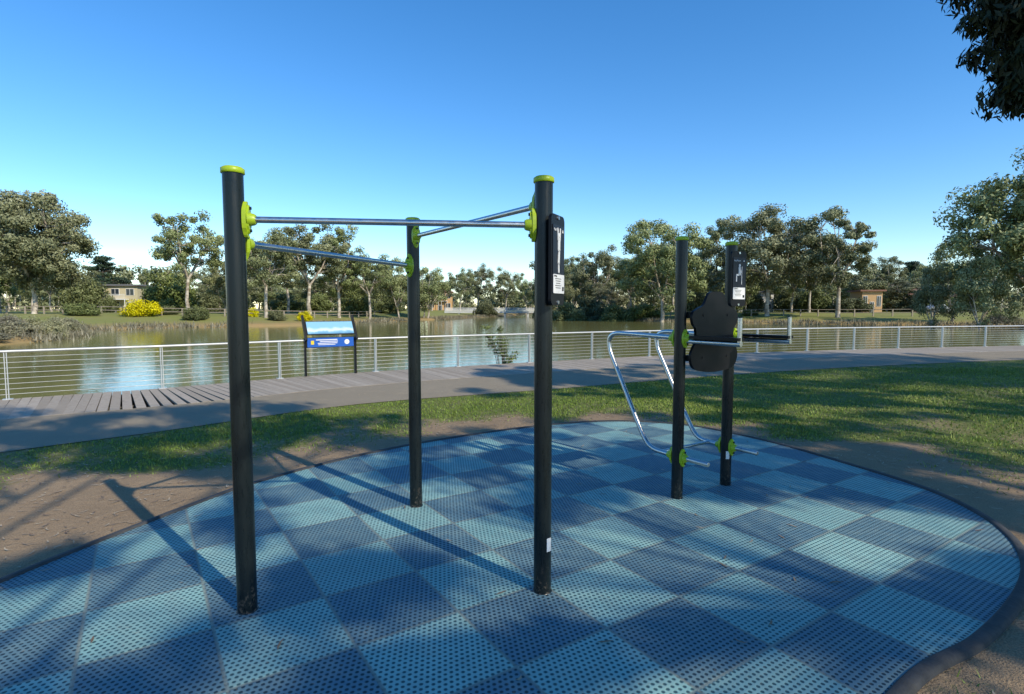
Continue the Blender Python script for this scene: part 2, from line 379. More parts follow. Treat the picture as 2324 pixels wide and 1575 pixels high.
# ---- pull-up station
st=empty('pull_up_station')
L=(-1.39,2.82);R=(.17,3.02);Bk=(-.77,4.37); HP=2.27
for nme,p in(('post_left',L),('post_right',R),('post_back',Bk)): pole(nme,p,HP,st)
mb=MB()
def bar(mb,p,q,z,rad=.0165):
    p=Vector((p[0],p[1],z));q=Vector((q[0],q[1],z)); d=(q-p).normalized()
    flange(mb,p,z,d); flange(mb,q,z,-d); mb.tube([p+d*.08,q-d*.08],rad,2,16)
bar(mb,L,R,2.045); bar(mb,L,Bk,1.93); bar(mb,R,Bk,2.155)
mb.obj('pull_up_bars',[blk,lime,ss],st)
instr_sign(R,1.855,math.radians(64),st,'Pull Ups',0)
mb=MB(); mb.box(Vector((R[0]+.033,R[1]-.038,.30)),(.03,.002,.075),0,Matrix.Rotation(math.radians(41),3,'Z'))
mb.obj('sticker',[white],st)

# ---- dip / leg raise station
ds=empty('dip_and_leg_raise_station')
PA=Vector((1.38,4.56,0));PB=Vector((1.92,4.91,0)); D=B2.copy()
HD=2.15
pole('post_near',PA,HD,ds,.047); pole('post_far',PB,HD,ds,.047)
mb=MB()
for P in(PA,PB):
    for z in(1.355,.37):
        flange(mb,P,z,D,.047,.075); flange(mb,P,z,-D,.047,.075)
    pts=[P+D*.08+Vector((0,0,1.36))]
    prof=[(.3,1.365),(.62,1.372),(.74,1.368),(.80,1.345),(.83,1.30),(.825,1.24),(.80,1.17),(.70,1.0),(.56,.76),(.42,.53),(.36,.445),(.31,.40),(.25,.378),(.18,.372),(.08,.37)]
    for s,z in prof: pts.append(P+D*s+Vector((0,0,z)))
    pts2=[pts[0]]
    for i in range(len(pts)-1):
        p0=pts[max(0,i-1)];p1=pts[i];p2=pts[i+1];p3=pts[min(len(pts)-1,i+2)]
        for k in range(1,5):
            t=k/4; pts2.append(.5*((2*p1)+(p2-p0)*t+(2*p0-5*p1+4*p2-p3)*t*t+(3*p1-p0-3*p2+p3)*t**3))
    mb.tube(pts2,.0205,2,16)
    mb.tube([P-D*.06+Vector((0,0,.37)),P-D*.30+Vector((0,0,.37)),P-D*.305+Vector((0,0,.37))],[.0205,.0205,.015],2,16)
    mb.tube([P-D*.06+Vector((0,0,1.335)),P-D*.56+Vector((0,0,1.335))],.0195,2,16)
    rm=Matrix((-D,D.cross(Vector((0,0,1))),Vector((0,0,1)))).transposed()
    mb.box(P-D*.34+Vector((0,0,1.370)),(.44,.075,.024),3,rm)
    mb.tube([P-D*.545+Vector((0,0,1.33)),P-D*.545+Vector((0,0,1.53))],.017,2,14)
    mb.tube([P-D*.545+Vector((0,0,1.53)),P-D*.545+Vector((0,0,1.538))],[.02,.016],0,14)
mb.tube([PA+D*.18+Vector((0,0,.372)),PB+D*.18+Vector((0,0,.372))],.015,2,14)
mb.obj('bars_and_armrests',[blk,lime,ss,sblk],ds)
half=[(0,.345),(.07,.34),(.105,.315),(.13,.27),(.16,.235),(.215,.215),(.275,.185),(.29,.14),(.275,.09),(.245,.06),(.235,.01),(.24,-.05),(.27,-.09),(.295,-.14),(.29,-.20),(.26,-.245),(.20,-.27),(.10,-.285),(0,-.29)]
hp=catmull(half,5); ol=[(p.x,p.y) for p in hp]; ol=[(-x,y) for x,y in ol]+[(x,y) for x,y in reversed(ol[1:-1])]
cc=(PA+PB)/2-D*.085+Vector((0,0,1.375)); up=Vector((0,0,1))
mb=MB(); mb.prism([(x*1.04,y*1.06) for x,y in ol],cc,A2,up,.026,0)
for z in(.17,-.18):
    for s in(-1,1):
        mb.box(cc+A2*(s*.27)+D*.035+up*z,(.05,.04,.05),1,Matrix((A2,D,up)).transposed())
    for s in(-1,1): mb.tube([cc+A2*(s*.16)-D*.012+up*z,cc+A2*(s*.16)-D*.017+up*z],[.012,.01],0,10)
mb.obj('back_board',[sblk,blk],ds)
instr_sign(PB,1.855,math.radians(30),ds,'Leg Raises',1)
mb=MB(); mb.box(PB+Vector((-.005,-.0485,.30)),(.03,.002,.07),0); mb.obj('sticker',[white],ds)

# ------------------------------------------------------------------ interpretive sign
sg=empty('interpretive_sign'); mb=MB()
pa=Vector((-4.80,12.95,0));pb=Vector((-3.87,13.58,0)); ux=(pb-pa).normalized(); nb=Vector((ux.y,-ux.x,0))
for p in(pa-ux*.03,pb+ux*.03):
    rm=Matrix((ux,-nb,up)).transposed()
    mb.box(p+Vector((0,0,.46)),(.045,.07,.92),0,rm)
    a_=p+nb*.12+up*.88; q=p-nb*.20+up*1.40; dd=(q-a_).normalized(); sd_=ux; nn=sd_.cross(dd)
    mb.box((a_+q)/2,(.045,(q-a_).length+.06,.08),0,Matrix((sd_,dd,nn)).transposed())
c0=(pa+pb)/2; dd=(Vector((0,0,.52))-nb*.32).normalized(); nn=ux.cross(dd)
w=(pb-pa).length
mb.box(c0-nb*.02+up*1.13+nn*.01,(w,.36,.025),0,Matrix((ux,dd,nn)).transposed())
mb.box(c0-nb*.02+up*1.13+nn*.026,(w-.04,.33,.006),1,Matrix((ux,dd,nn)).transposed())
rmv=Matrix((ux,up,nb)).transposed()
mb.box(c0+nb*.02+up*.80,(w,.24,.02),0,rmv); mb.box(c0+nb*.033+up*.80,(w-.03,.22,.006),2,rmv)
for k,(x,y,w_,h_) in enumerate([(-.1,.06,.5,.022),(-.05,.02,.42,.018),(-.08,-.02,.46,.018),(-.1,-.055,.4,.014)]):
    mb.box(c0+nb*.038+ux*(x)+up*(.80+y),(w_,h_,.003),3,rmv)
mb.box(c0+nb*.038-ux*.43+up*.80,(.07,.09,.003),4,rmv)
ol=[(.06*math.cos(q),.06*math.sin(q)) for q in [2*math.pi*k/20 for k in range(20)]]
mb.prism(ol,c0+nb*.038+ux*.38+up*.80,ux,up,.004,3)
m1,nt,b,o=mat('panel_print'); co=objco(nt)
z=N(nt,'SeparateXYZ',{0:co}).outputs[2]
c=ramp(nt,M(nt,'ADD',M(nt,'SUBTRACT',z,.98),M(nt,'MULTIPLY',noi(nt,co,6,4),.12)),[(.03,(.02,.09,.22)),(.13,(.15,.35,.5)),(.17,(.55,.65,.68)),(.24,(.2,.42,.6))])
nt.links.new(c,b.inputs['Base Color']); b.inputs['Roughness'].default_value=.3
mb.obj('panel_and_legs',[sblk,m1,simple('panel_blue',(.01,.09,.42),.35,0,.1),white,simple('panel_yellow',(.7,.5,.03),.4)],sg)

# ------------------------------------------------------------------ foliage
def leafmat(name,c1,c2,c3,trans=0,spec=.25):
    m,nt,b,o=mat(name); at=N(nt,'Attribute',attribute_name='shade').outputs['Fac']
    oi=N(nt,'ObjectInfo').outputs['Random']
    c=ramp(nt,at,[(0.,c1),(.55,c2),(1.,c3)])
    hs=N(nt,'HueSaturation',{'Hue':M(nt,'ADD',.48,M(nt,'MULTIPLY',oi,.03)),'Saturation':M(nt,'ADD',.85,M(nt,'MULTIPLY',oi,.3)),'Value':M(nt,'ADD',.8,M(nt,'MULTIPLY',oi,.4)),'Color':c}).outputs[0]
    nt.links.new(hs,b.inputs['Base Color']); b.inputs['Roughness'].default_value=.55; b.inputs['Specular IOR Level'].default_value=spec
    if trans>0:
        tr=N(nt,'BsdfTranslucent',{'Color':hs}).outputs[0]
        ms=N(nt,'MixShader',{0:trans,1:b.outputs[0],2:tr}).outputs[0]; nt.links.new(ms,o.inputs[0])
    return m
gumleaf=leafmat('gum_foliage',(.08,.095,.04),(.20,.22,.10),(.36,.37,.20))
greenleaf=leafmat('green_foliage',(.045,.06,.02),(.12,.14,.05),(.22,.24,.09))
yellowleaf=leafmat('yellow_foliage',(.18,.17,.01),(.55,.47,.02),(.8,.66,.04))
greyleaf=leafmat('grey_foliage',(.10,.10,.055),(.24,.23,.14),(.38,.35,.22))
pineleaf=leafmat('pine_foliage',(.01,.02,.01),(.025,.05,.022),(.05,.08,.03))
darkleaf=leafmat('shaded_overhead_foliage',(.010,.016,.008),(.024,.036,.015),(.045,.06,.025),.06)  # gum leaves seen from their shadow side, the shade put into the colour
m,nt,b,o=mat('gum_bark'); co=objco(nt)
c=mix(nt,ramp(nt,noi(nt,co,1.2,4,.7),[(.4,0.),(.62,1.)]),(.24,.19,.14),(.60,.54,.45)); nt.links.new(c,b.inputs['Base Color']); b.inputs['Roughness'].default_value=.9
bark=m; darkbark=simple('dark_bark',(.09,.07,.055),.95,0,.4,3,.5)
def leaves(C,Rc,per,size,rg,asp=.5,flat=.75,hang=0.,bright=None,shell=.45):
    n=len(C); ci=np.repeat(np.arange(n),per); k=len(ci)
    d=rg.normal(size=(k,3)); d/=np.linalg.norm(d,axis=1)[:,None]
    r=rg.random(k)**shell
    off=d*r[:,None]*Rc[ci][:,None]; off[:,2]*=flat
    P=C[ci]+off
    nn=d*1.2+rg.normal(size=(k,3))*.6+np.array([0,0,.3]); nn/=np.linalg.norm(nn,axis=1)[:,None]
    t=rg.normal(size=(k,3)); 
    if hang: t=t*(1-hang)+np.array([0,0,-1.])*hang*1.5
    t-=nn*(t*nn).sum(1)[:,None]; t/=np.linalg.norm(t,axis=1)[:,None]+1e-9; bt=np.cross(nn,t)
    sz=size*(.6+.8*rg.random(k)); hl=(sz/2)[:,None]; hw=(sz*asp/2)[:,None]
    V=np.stack([P-t*hl,P+bt*hw,P+t*hl,P-bt*hw],1).reshape(-1,3)
    F=np.arange(4*k).reshape(-1,4)
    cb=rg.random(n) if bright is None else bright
    sh=np.clip(.1+.4*cb[ci]+.35*rg.random(k)+.25*(d[:,2]*r),0,1)  # last term paints shading into leaf tone: clump tops lighter, undersides darker
    return V,F,sh
def build_tree(name,mb,V,F,sh,mats):
    me=bpy.data.meshes.new(name)
    nb=len(mb.v)
    bv=np.array(mb.v).reshape(-1,3) if nb else np.zeros((0,3))
    bf=[f for f in mb.f if len(f)==4]; 
    bfa=np.array(bf).reshape(-1,4) if bf else np.zeros((0,4),int)
    VV=np.vstack([bv,V]); FF=np.vstack([bfa,F+nb])
    mesh_np(me,VV,FF.astype(np.int32))
    mi=np.concatenate([np.zeros(len(bfa)),np.ones(len(F))]).astype(np.int32)
    me.polygons.foreach_set('material_index',mi); me.polygons.foreach_set('use_smooth',(mi==0))
    a=me.attributes.new('shade','FLOAT','FACE'); a.data.foreach_set('value',np.concatenate([np.zeros(len(bfa)),sh]).astype(np.float32))
    for m in mats: me.materials.append(m)
    return me
def gum(name,H,W,seed,th=.28,ncl=60,per=230,leaf=.34,mats=None,lump=.35,rc=.11,lean=0.,shell=.5):
    rg=np.random.default_rng(seed); r=random.Random(seed); mb=MB()
    cz=(th+1)/2*H; rz=(1-th)/2*H; C=[]
    ph=[r.uniform(0,6.28) for _ in range(4)]
    while len(C)<ncl:
        d=Vector((r.gauss(0,1),r.gauss(0,1),r.gauss(0,1))).normalized()
        if d.z<-.75 and r.random()<.6: continue
        az=math.atan2(d.y,d.x); k=1+lump*(math.sin(2*az+ph[0])*.4+math.sin(3*az+ph[1]+2*d.z)*.4+math.sin(5*d.z+ph[2])*.35)
        rr=r.random()**.4*k*.95
        C.append((d.x*rr*W/2+lean*rz*.3,d.y*rr*W/2,cz+d.z*rr*rz))
    C=np.array(C); tr=H*.019
    top=Vector((lean*.5,r.uniform(-.3,.3),H*(th+.08))); mid=Vector((r.uniform(-.25,.25),r.uniform(-.25,.25),H*th*.5))
    mb.tube([(0,0,-.6),(0,0,.2),mid,top],[tr*1.5,tr*1.1,tr*.9,tr*.75],0,8,False)
    nl=r.randint(4,6); nodes=[]
    for k in range(nl):
        q=6.283*k/nl+r.uniform(-.4,.4); e=Vector((math.cos(q)*W*.27,math.sin(q)*W*.27,H*r.uniform(.68,.86)))
        m1=top.lerp(e,.5)+Vector((math.cos(q)*W*.05,math.sin(q)*W*.05,-H*.02))+Vector((r.uniform(-.4,.4),r.uniform(-.4,.4),0))
        mb.tube([top-Vector((0,0,.3)),top.lerp(m1,.5)+Vector((0,0,-.1)),m1,e],[tr*.6,tr*.5,tr*.38,tr*.14],0,6,False)
        nodes+=[m1,m1.lerp(e,.5),e,top.lerp(m1,.6)]
    for c in C:
        c=Vector(c); q=min(nodes,key=lambda a:(a-c).length+ (2 if a.z>c.z else 0)); mm=q.lerp(c,.5)+Vector((r.uniform(-.3,.3),r.uniform(-.3,.3),r.uniform(-.1,.4)))
        mb.tube([q,mm,c],[tr*.2,tr*.13,tr*.05],0,4,False)
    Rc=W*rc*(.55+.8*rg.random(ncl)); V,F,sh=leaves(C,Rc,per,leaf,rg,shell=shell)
    hz=(V[::4,2]-cz)/rz; sh=np.clip(sh+.12*hz,0,1)  # crown painted lighter towards the top, darker below, as shading in leaf colour
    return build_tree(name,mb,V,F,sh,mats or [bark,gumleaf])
def put(me,name,x,y,s=1,rot=0,sz=None,z=None):
    o=bpy.data.objects.new(name,me); COL.objects.link(o); o.location=(x,y,(H1(x,y) if z is None else z)-.05); o.scale=(s,s,sz or s); o.rotation_euler[2]=rot; return o
Vr=[gum('gum_open_a',15,11,11,.27,66,270,.32,rc=.10),gum('gum_open_b',15,12,12,.28,62,270,.32,rc=.10),gum('gum_wide',18,17,13,.18,130,310,.38,rc=.085),gum('gum_wide_b',18,17.5,14,.20,130,310,.38,rc=.085),
    gum('gum_slim',17,10,15,.24,72,280,.34,rc=.105),gum('gum_small',8,7.5,16,.12,55,250,.24,rc=.12)]
rnd_m=gum('gum_round',17,14.5,21,.14,230,360,.34,lump=.08,rc=.095)
def W2(px,dep): return (px-1162)/1262*dep
def tree_at(me,name,px,dep,H,W=None,h0=15,w0=11,rot=None):
    x=W2(px,dep); s=(W/w0) if W else H/h0
    return put(me,name,x,dep,s,rot if rot is not None else rnd.uniform(0,6.28),H/h0)
P=lambda px,dep,top,base=703:(base-top)/1262*dep*1.02
T_=[(Vr[0],430,86,475,158,15,11),(Vr[1],605,84,497,170,15,12),(Vr[0],705,92,492,175,15,11),(Vr[4],770,96,505,120,17,10),(Vr[1],840,98,545,130,15,12),(Vr[5],905,104,572,100,8,7.5),(Vr[5],962,118,600,85,8,7.5),
    (Vr[2],1500,98,465,225,18,17),(Vr[3],1740,97,470,250,18,17.5),(Vr[4],1900,90,463,155,17,10),(Vr[1],1352,128,538,130,15,12),(Vr[0],1300,138,555,100,15,11),(Vr[4],1625,118,500,120,17,10),(Vr[3],1835,112,515,150,18,17.5),
    (Vr[1],1220,150,595,70,15,12),(Vr[0],2010,125,580,90,15,11),(Vr[5],2160,78,525,135,8,7.5),(Vr[1],1430,135,560,110,15,12),(Vr[5],515,100,590,90,8,7.5),(Vr[1],555,94,540,110,15,12),(Vr[0],655,104,520,120,15,11)]
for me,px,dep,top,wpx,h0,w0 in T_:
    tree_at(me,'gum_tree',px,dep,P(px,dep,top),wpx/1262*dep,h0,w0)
tree_at(rnd_m,'rounded_gum_tree',80,80,P(82,80,428),235/1262*80,17,14.5)
tree_at(rnd_m,'rounded_gum_tree',2,95,P(2,95,520),120/1262*95,17,14.5)
tree_at(Vr[3],'large_gum_tree',2335,60,P(0,60,305),340/1262*60,18,17.5)
tree_at(Vr[5],'gum_tree',2225,60,P(0,60,535,715),130/1262*60,8,7.5)
tree_at(Vr[5],'gum_tree',2115,66,P(0,66,560,715),90/1262*66,8,7.5)
for px,top,dep,w in((1045,598,185,70),(1085,588,200,80),(1150,590,190,85),(1195,600,180,50),(1010,625,210,50)):
    tree_at(Vr[1],'gum_tree',px,dep,P(0,dep,top,697),w/1262*dep,15,12)
r2=random.Random(41)
for px in list(range(1255,2150,44))+list(range(500,985,48))+[20,130,175,330]:
    dep=r2.uniform(112,145); top=r2.uniform(560,625) if px>1250 else r2.uniform(575,640)
    if px>1900 : top=r2.uniform(590,640)
    if 230<px<360: top=645
    me,h0,w0=r2.choice([(Vr[0],15,11),(Vr[1],15,12),(Vr[5],8,7.5),(Vr[5],8,7.5)])
    tree_at(me,'gum_tree',px+r2.uniform(-12,12),dep,P(0,dep,top,697),r2.uniform(75,115)/1262*dep,h0,w0)
def shrub(name,H,W,seed,mats,ncl=40,per=180,leaf=.22,rc=.16):
    rg=np.random.default_rng(seed); mb=MB(); d=rg.normal(size=(ncl,3)); d/=np.linalg.norm(d,axis=1)[:,None]; d[:,2]=np.abs(d[:,2])
    r=rg.random(ncl)**.35*.85; C=d*r[:,None]*np.array([W/2,W/2,H*.85]); C[:,2]+=.1*H
    for c in C[:14]: mb.tube([(0,0,-.3),Vector(c)*.5+Vector((0,0,.05)),Vector(c)],[W*.012,W*.008,W*.003],0,4,False)
    V,F,sh=leaves(C,W*rc*(.7+.6*rg.random(ncl)),per,leaf,rg,shell=.6); V[:,2]=np.maximum(V[:,2],0); sh=np.clip(sh+.2*(V[::4,2]/H-.5),0,1)  # shrub leaves also painted darker low down, shading held in the tone
    return build_tree(name,mb,V,F,sh,mats)
sG=shrub('shrub_green',4,6,31,[darkbark,greenleaf],60,200,.28); sY=shrub('shrub_yellow',2.5,5,32,[darkbark,yellowleaf],50,200,.2); sGr=shrub('shrub_grey',2,3.2,33,[darkbark,greyleaf],45,200,.13); sD=shrub('shrub_dark',2.2,4,34,[darkbark,greenleaf],45,180,.2)
def shr(me,name,px,dep,wpx,top,base,w0,h0):
    x=W2(px,dep); return put(me,name,x,dep,wpx/1262*dep/w0,rnd.uniform(0,6),(base-top)/1262*dep/h0,z=None)
shr(sG,'dense_green_tree',392,100,115,598,705,6,4); shr(sG,'dense_green_tree',195,105,100,612,705,6,4)
r3=random.Random(12)
for px in (470,540,660,720,810,880,1290,1340,1400,1460,1570,1640,1700,1790,1850,1930,2000,2050,2120,2190):
    dep=r3.uniform(106,128); shr(sG,'dense_green_tree',px,dep,r3.uniform(60,95),r3.uniform(628,668),705,6,4)
shr(sD,'green_bush',250,98,44,662,705,4,2.2); shr(sD,'green_bush',345,98,40,668,705,4,2.2)
shr(sY,'yellow_wattle_bush',325,78,88,674,716,5,2.5); shr(sY,'yellow_wattle_bush',693,82,40,682,708,5,2.5); shr(sY,'yellow_wattle_bush',575,84,30,682,706,5,2.5)
for px,dep,w,t,bb_ in((188,74,85,690,722),(446,76,62,680,716),(630,80,46,685,712),(380,82,50,680,704),(1100,150,60,655,692),(1230,150,50,670,700),(1700,100,40,688,704)):
    shr(sD,'green_bush',px,dep,w,t,bb_,4,2.2)
for k in range(44):
    x=rnd.uniform(-50,-33);y=rnd.uniform(33,58)
    if sdist(np.array([x]),np.array([y]),lakeS)[0]<.3: continue
    put(sGr,'bank_scrub',x,y,rnd.uniform(.6,1.1),rnd.uniform(0,6),rnd.uniform(.4,.9))
for k in range(18):
    x=rnd.uniform(50,64);y=rnd.uniform(54,74)
    if sdist(np.array([x]),np.array([y]),lakeS)[0]<.3: continue
    put(sGr,'bank_scrub',x,y,rnd.uniform(.7,1.2),rnd.uniform(0,6),rnd.uniform(.5,1.0))
rg=np.random.default_rng(5); C=[];mb=MB(); mb.tube([(0,0,-.5),(0,0,6),(0,0,11)],[.45,.3,.08],0,8,False)
for k in range(46):
    z=4+rnd.random()*7; rad=(12.5-z)*.62*rnd.uniform(.3,1); q=rnd.uniform(0,6.28); C.append((rad*math.cos(q),rad*math.sin(q),z)); mb.tube([(0,0,z-.5),C[-1]],[.08,.03],0,4,False)
V_,F_,s_=leaves(np.array(C),np.full(46,1.25),190,.34,rg,flat=.35)
pm=build_tree('pine',mb,V_,F_,s_,[darkbark,pineleaf]); put(pm,'pine_tree',W2(240,125),125,1.1,0,1.12); put(pm,'pine_tree',W2(2065,150),150,1.1,1,1.2)
# distant tree line (one object)
rg=np.random.default_rng(77); C=[];R_=[];mb=MB()
for k in range(1900):
    a_=rg.uniform(-1.0,1.0); dep=rg.uniform(160,240); px=1162+1262*a_; x=a_*dep
    hm=8+7*vnoise(np.array([a_*26.]),np.array([1.]),4)[0]
    if 985<px<1215: hm*=.8; dep=rg.uniform(245,290); x=a_*dep
    zt=rg.uniform(.05,1)*hm+1; C.append((x,dep,zt)); R_.append(rg.uniform(1.6,2.8))
    if k%5==0: mb.tube([(x,dep,0),(x+.5,dep,zt)],[.22,.08],0,4,False)
V_,F_,s_=leaves(np.array(C),np.array(R_),90,1.0,rg); dm=build_tree('distant',mb,V_,F_,s_,[bark,gumleaf])
o=bpy.data.objects.new('distant_trees',dm); COL.objects.link(o)
# shoreline reeds (one object)
rg=np.random.default_rng(3); C=[]
pl=[p for p in lakeS if p[1]>30]
for (x0,y0),(x1,y1) in zip(pl[:-1],pl[1:]):
    L_=math.hypot(x1-x0,y1-y0); 
    if L_>90: continue
    for k in range(int(L_*3.6)):
        t=rg.random(); x=x0+(x1-x0)*t+rg.normal()*.9; y=y0+(y1-y0)*t+rg.normal()*.9; 
        if vnoise(np.array([x*.2]),np.array([y*.2]),6)[0]<.3: continue
        C.append((x,y,H1(x,y)+.05))
C=np.array(C); k=len(C); per=22; ci=np.repeat(np.arange(k),per); Pb=C[ci]+rg.normal(size=(k*per,3))*np.array([.5,.5,0]); h_=rg.uniform(.1,.6,k*per); q=rg.uniform(0,6.28,k*per)
dx=np.stack([np.cos(q),np.sin(q),np.zeros_like(q)],1)*.05; lean=rg.normal(size=(k*per,3))*.15; lean[:,2]=0
V_=np.stack([Pb-dx,Pb+dx,Pb+dx*.2+lean+np.stack([0*q,0*q,h_],1),Pb-dx*.2+lean+np.stack([0*q,0*q,h_],1)],1).reshape(-1,3)
me=build_tree('reeds',MB(),V_,np.arange(len(V_)).reshape(-1,4),rg.random(k*per),[bark,greyleaf]); o=bpy.data.objects.new('shoreline_reeds',me); COL.objects.link(o)

# ------------------------------------------------------------------ overhead shade trees (beside / behind the viewer)
CP=math.atan(87.5/1262)
def proj(x,y,z):
    dz=z-1.6; fw=y*math.cos(CP)-dz*math.sin(CP); upc=dz*math.cos(CP)+y*math.sin(CP)
    if fw<=.1: return None
    return 1162+1262*x/fw, 787.5-1262*upc/fw
SX,SY=-1.032,.987
LIT=[(.0,9.1,3.4,1.0),(-3.9,4.5,1.3,1.1),(-6.8,9.9,3.0,1.2),(-4.2,11.6,3.0,1.5),(9,11,3.0,.35),(5.0,8.6,1.3,.3),(-1.9,3.4,.6,.45),(-1.2,4.0,.7,.4),(1.2,3.6,.5,.35),(2.6,4.2,.6,.3),(.6,5.6,.6,.35)]
def segd(tx,ty,a,b):
    dx,dy=b[0]-a[0],b[1]-a[1]; t=max(0,min(1,((tx-a[0])*dx+(ty-a[1])*dy)/(dx*dx+dy*dy))); return math.hypot(tx-a[0]-t*dx,ty-a[1]-t*dy)
def shade_tree(cen,rad,ncl,seed,thr=.42,fa=.9,fb=2.0):
    r=random.Random(seed); C=[]; tries=0
    while len(C)<ncl and tries<ncl*60:
        tries+=1
        d=Vector((r.gauss(0,1),r.gauss(0,1),r.gauss(0,1))).normalized()*(r.random()**.45)
        x=cen[0]+d.x*rad[0];y=cen[1]+d.y*rad[1];z=cen[2]+d.z*rad[2]
        pr=proj(x,y,z)
        if pr and -60<pr[0]<2400 and -110<pr[1]<1600: continue
        tx=x+SX*z;ty=y+SY*z
        if any(((tx-a)/c)**2+((ty-b)/e)**2<1 for a,b,c,e in LIT): continue
        if min(segd(tx,ty,(-1.5,2.9),(-3.7,5.0)),segd(tx,ty,(.1,3.1),(-2.1,5.2)),segd(tx,ty,(-.8,4.5),(-2.6,6.1)))<.28: continue
        ua=tx*.83+ty*.555; ub=-tx*.555+ty*.83
        nv=float(vnoise(np.array([ua*fa+seed]),np.array([ub*fb]),2)[0])*.7+float(vnoise(np.array([tx*3.1]),np.array([ty*3.1]),8)[0])*.3
        if nv<thr: continue
        C.append((x,y,z))
    return C
def finish_tree(name,base,C,seed,per,rc,limb=1.0,leaf=.16):
    r=random.Random(seed); rg=np.random.default_rng(seed); mb=MB(); b0=Vector((base[0],base[1],0))
    cen=Vector(np.mean(np.array(C),axis=0)); top=Vector((b0.x*.6+cen.x*.4,b0.y*.6+cen.y*.4,3.4))
    mb.tube([b0-Vector((0,0,.3)),b0+Vector((0,0,.3)),b0.lerp(top,.5)+Vector((.1,.1,0)),top],[.42*limb,.32*limb,.27*limb,.2*limb],0,12,False)
    nodes=[]
    for k in range(6):
        e=Vector(C[r.randrange(len(C))]); m1=top.lerp(e,.55)+Vector((0,0,.4)); mb.tube([top-Vector((0,0,.2)),top.lerp(m1,.5),m1,e],[.13*limb,.09*limb,.06*limb,.02],0,7,False); nodes+=[m1,e,m1.lerp(e,.5)]
    for c in C:
        c=Vector(c); q=min(nodes,key=lambda a:(a-c).length); mb.tube([q,q.lerp(c,.5)+Vector((0,0,.2)),c],[.012,.009,.005],0,4,False)
    Ca=np.array(C); Rc=rc*(.6+.8*rg.random(len(C)))
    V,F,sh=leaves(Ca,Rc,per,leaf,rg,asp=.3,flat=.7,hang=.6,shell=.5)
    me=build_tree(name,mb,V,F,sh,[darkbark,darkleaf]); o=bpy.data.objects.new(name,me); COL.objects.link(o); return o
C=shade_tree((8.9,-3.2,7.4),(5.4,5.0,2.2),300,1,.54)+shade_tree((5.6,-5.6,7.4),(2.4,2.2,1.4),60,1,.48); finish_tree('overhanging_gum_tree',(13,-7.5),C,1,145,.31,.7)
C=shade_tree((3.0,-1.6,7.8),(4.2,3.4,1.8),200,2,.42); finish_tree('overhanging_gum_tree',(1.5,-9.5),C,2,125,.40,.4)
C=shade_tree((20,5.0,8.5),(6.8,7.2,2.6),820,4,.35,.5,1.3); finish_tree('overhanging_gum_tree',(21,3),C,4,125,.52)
C=shade_tree((12.2,3.6,8.2),(4.6,3.6,2.4),230,3,.43,.6,1.5)
rb=random.Random(9); ext=[]
for (x,y,z,n_,sp) in ((7.0,7.3,6.4,40,.5),(6.45,7.2,5.75,26,.25),(6.15,7.25,5.95,16,.25),(6.62,7.2,5.3,22,.2),(6.55,7.2,4.95,16,.16),(6.6,7.2,4.6,16,.15),(6.45,7.2,4.30,14,.11),(7.0,7.3,5.2,20,.35)):
    for k in range(n_): ext.append((x+rb.gauss(0,sp),y+rb.gauss(0,sp),z+rb.gauss(0,sp)))
finish_tree('overhanging_gum_tree',(15,3.0),C+ext,3,190,.29,.7,.13)

# ------------------------------------------------------------------ grass blades, litter
rg=np.random.default_rng(50)
def scatter(n,x0,x1,y0,y1): return rg.uniform(x0,x1,n),rg.uniform(y0,y1,n)
gx=[];gy=[]
pp=[tuple(p)[:2] for p in path_in]+[(36,60),(-40,60),(-40,-10)]
for n,bx in((170000,(-11,4,2,12)),(150000,(2,16,3,15)),(40000,(10,26,8,20))):
    x,y=scatter(n,*bx); k=(np.abs(x)<y*.98+.6)
    x,y=x[k],y[k]; s1=sdist(x,y,mat_out); k=(s1>.08)&(rg.random(len(x))>dirt(x,y)*1.05); x,y=x[k],y[k]
    k=sdist(x,y,pp)>.03+.06*vnoise(x*5,y*5,3); k&=(rg.random(len(x))<np.clip(1.15-np.hypot(x,y)/28,.2,1)); gx.append(x[k]);gy.append(y[k])
gx=np.concatenate(gx);gy=np.concatenate(gy);k=len(gx)
q=rg.uniform(0,6.28,k);h_=rg.uniform(.012,.042,k)*(.6+.8*vnoise(gx*1.3,gy*1.3,8)); wd=rg.uniform(.002,.0045,k)*(1+np.hypot(gx,gy)/9)
Pb=np.stack([gx,gy,np.zeros(k)],1); dx=np.stack([np.cos(q),np.sin(q),0*q],1)*wd[:,None]; ln=rg.normal(size=(k,3))*(h_*.5)[:,None]; ln[:,2]=h_
V_=np.stack([Pb-dx,Pb+dx,Pb+ln],1).reshape(-1,3)
me=bpy.data.meshes.new('grass'); mesh_np(me,V_,np.arange(3*k).reshape(-1,3)); a=me.attributes.new('shade','FLOAT','FACE'); a.data.foreach_set('value',np.clip(rg.random(k)*.55+.45*vnoise(gx*.8,gy*.8,12),0,1).astype(np.float32))
me.materials.append(leafmat('grass_blades',(.08,.12,.02),(.17,.24,.045),(.32,.34,.11))); o=bpy.data.objects.new('grass',me); COL.objects.link(o)
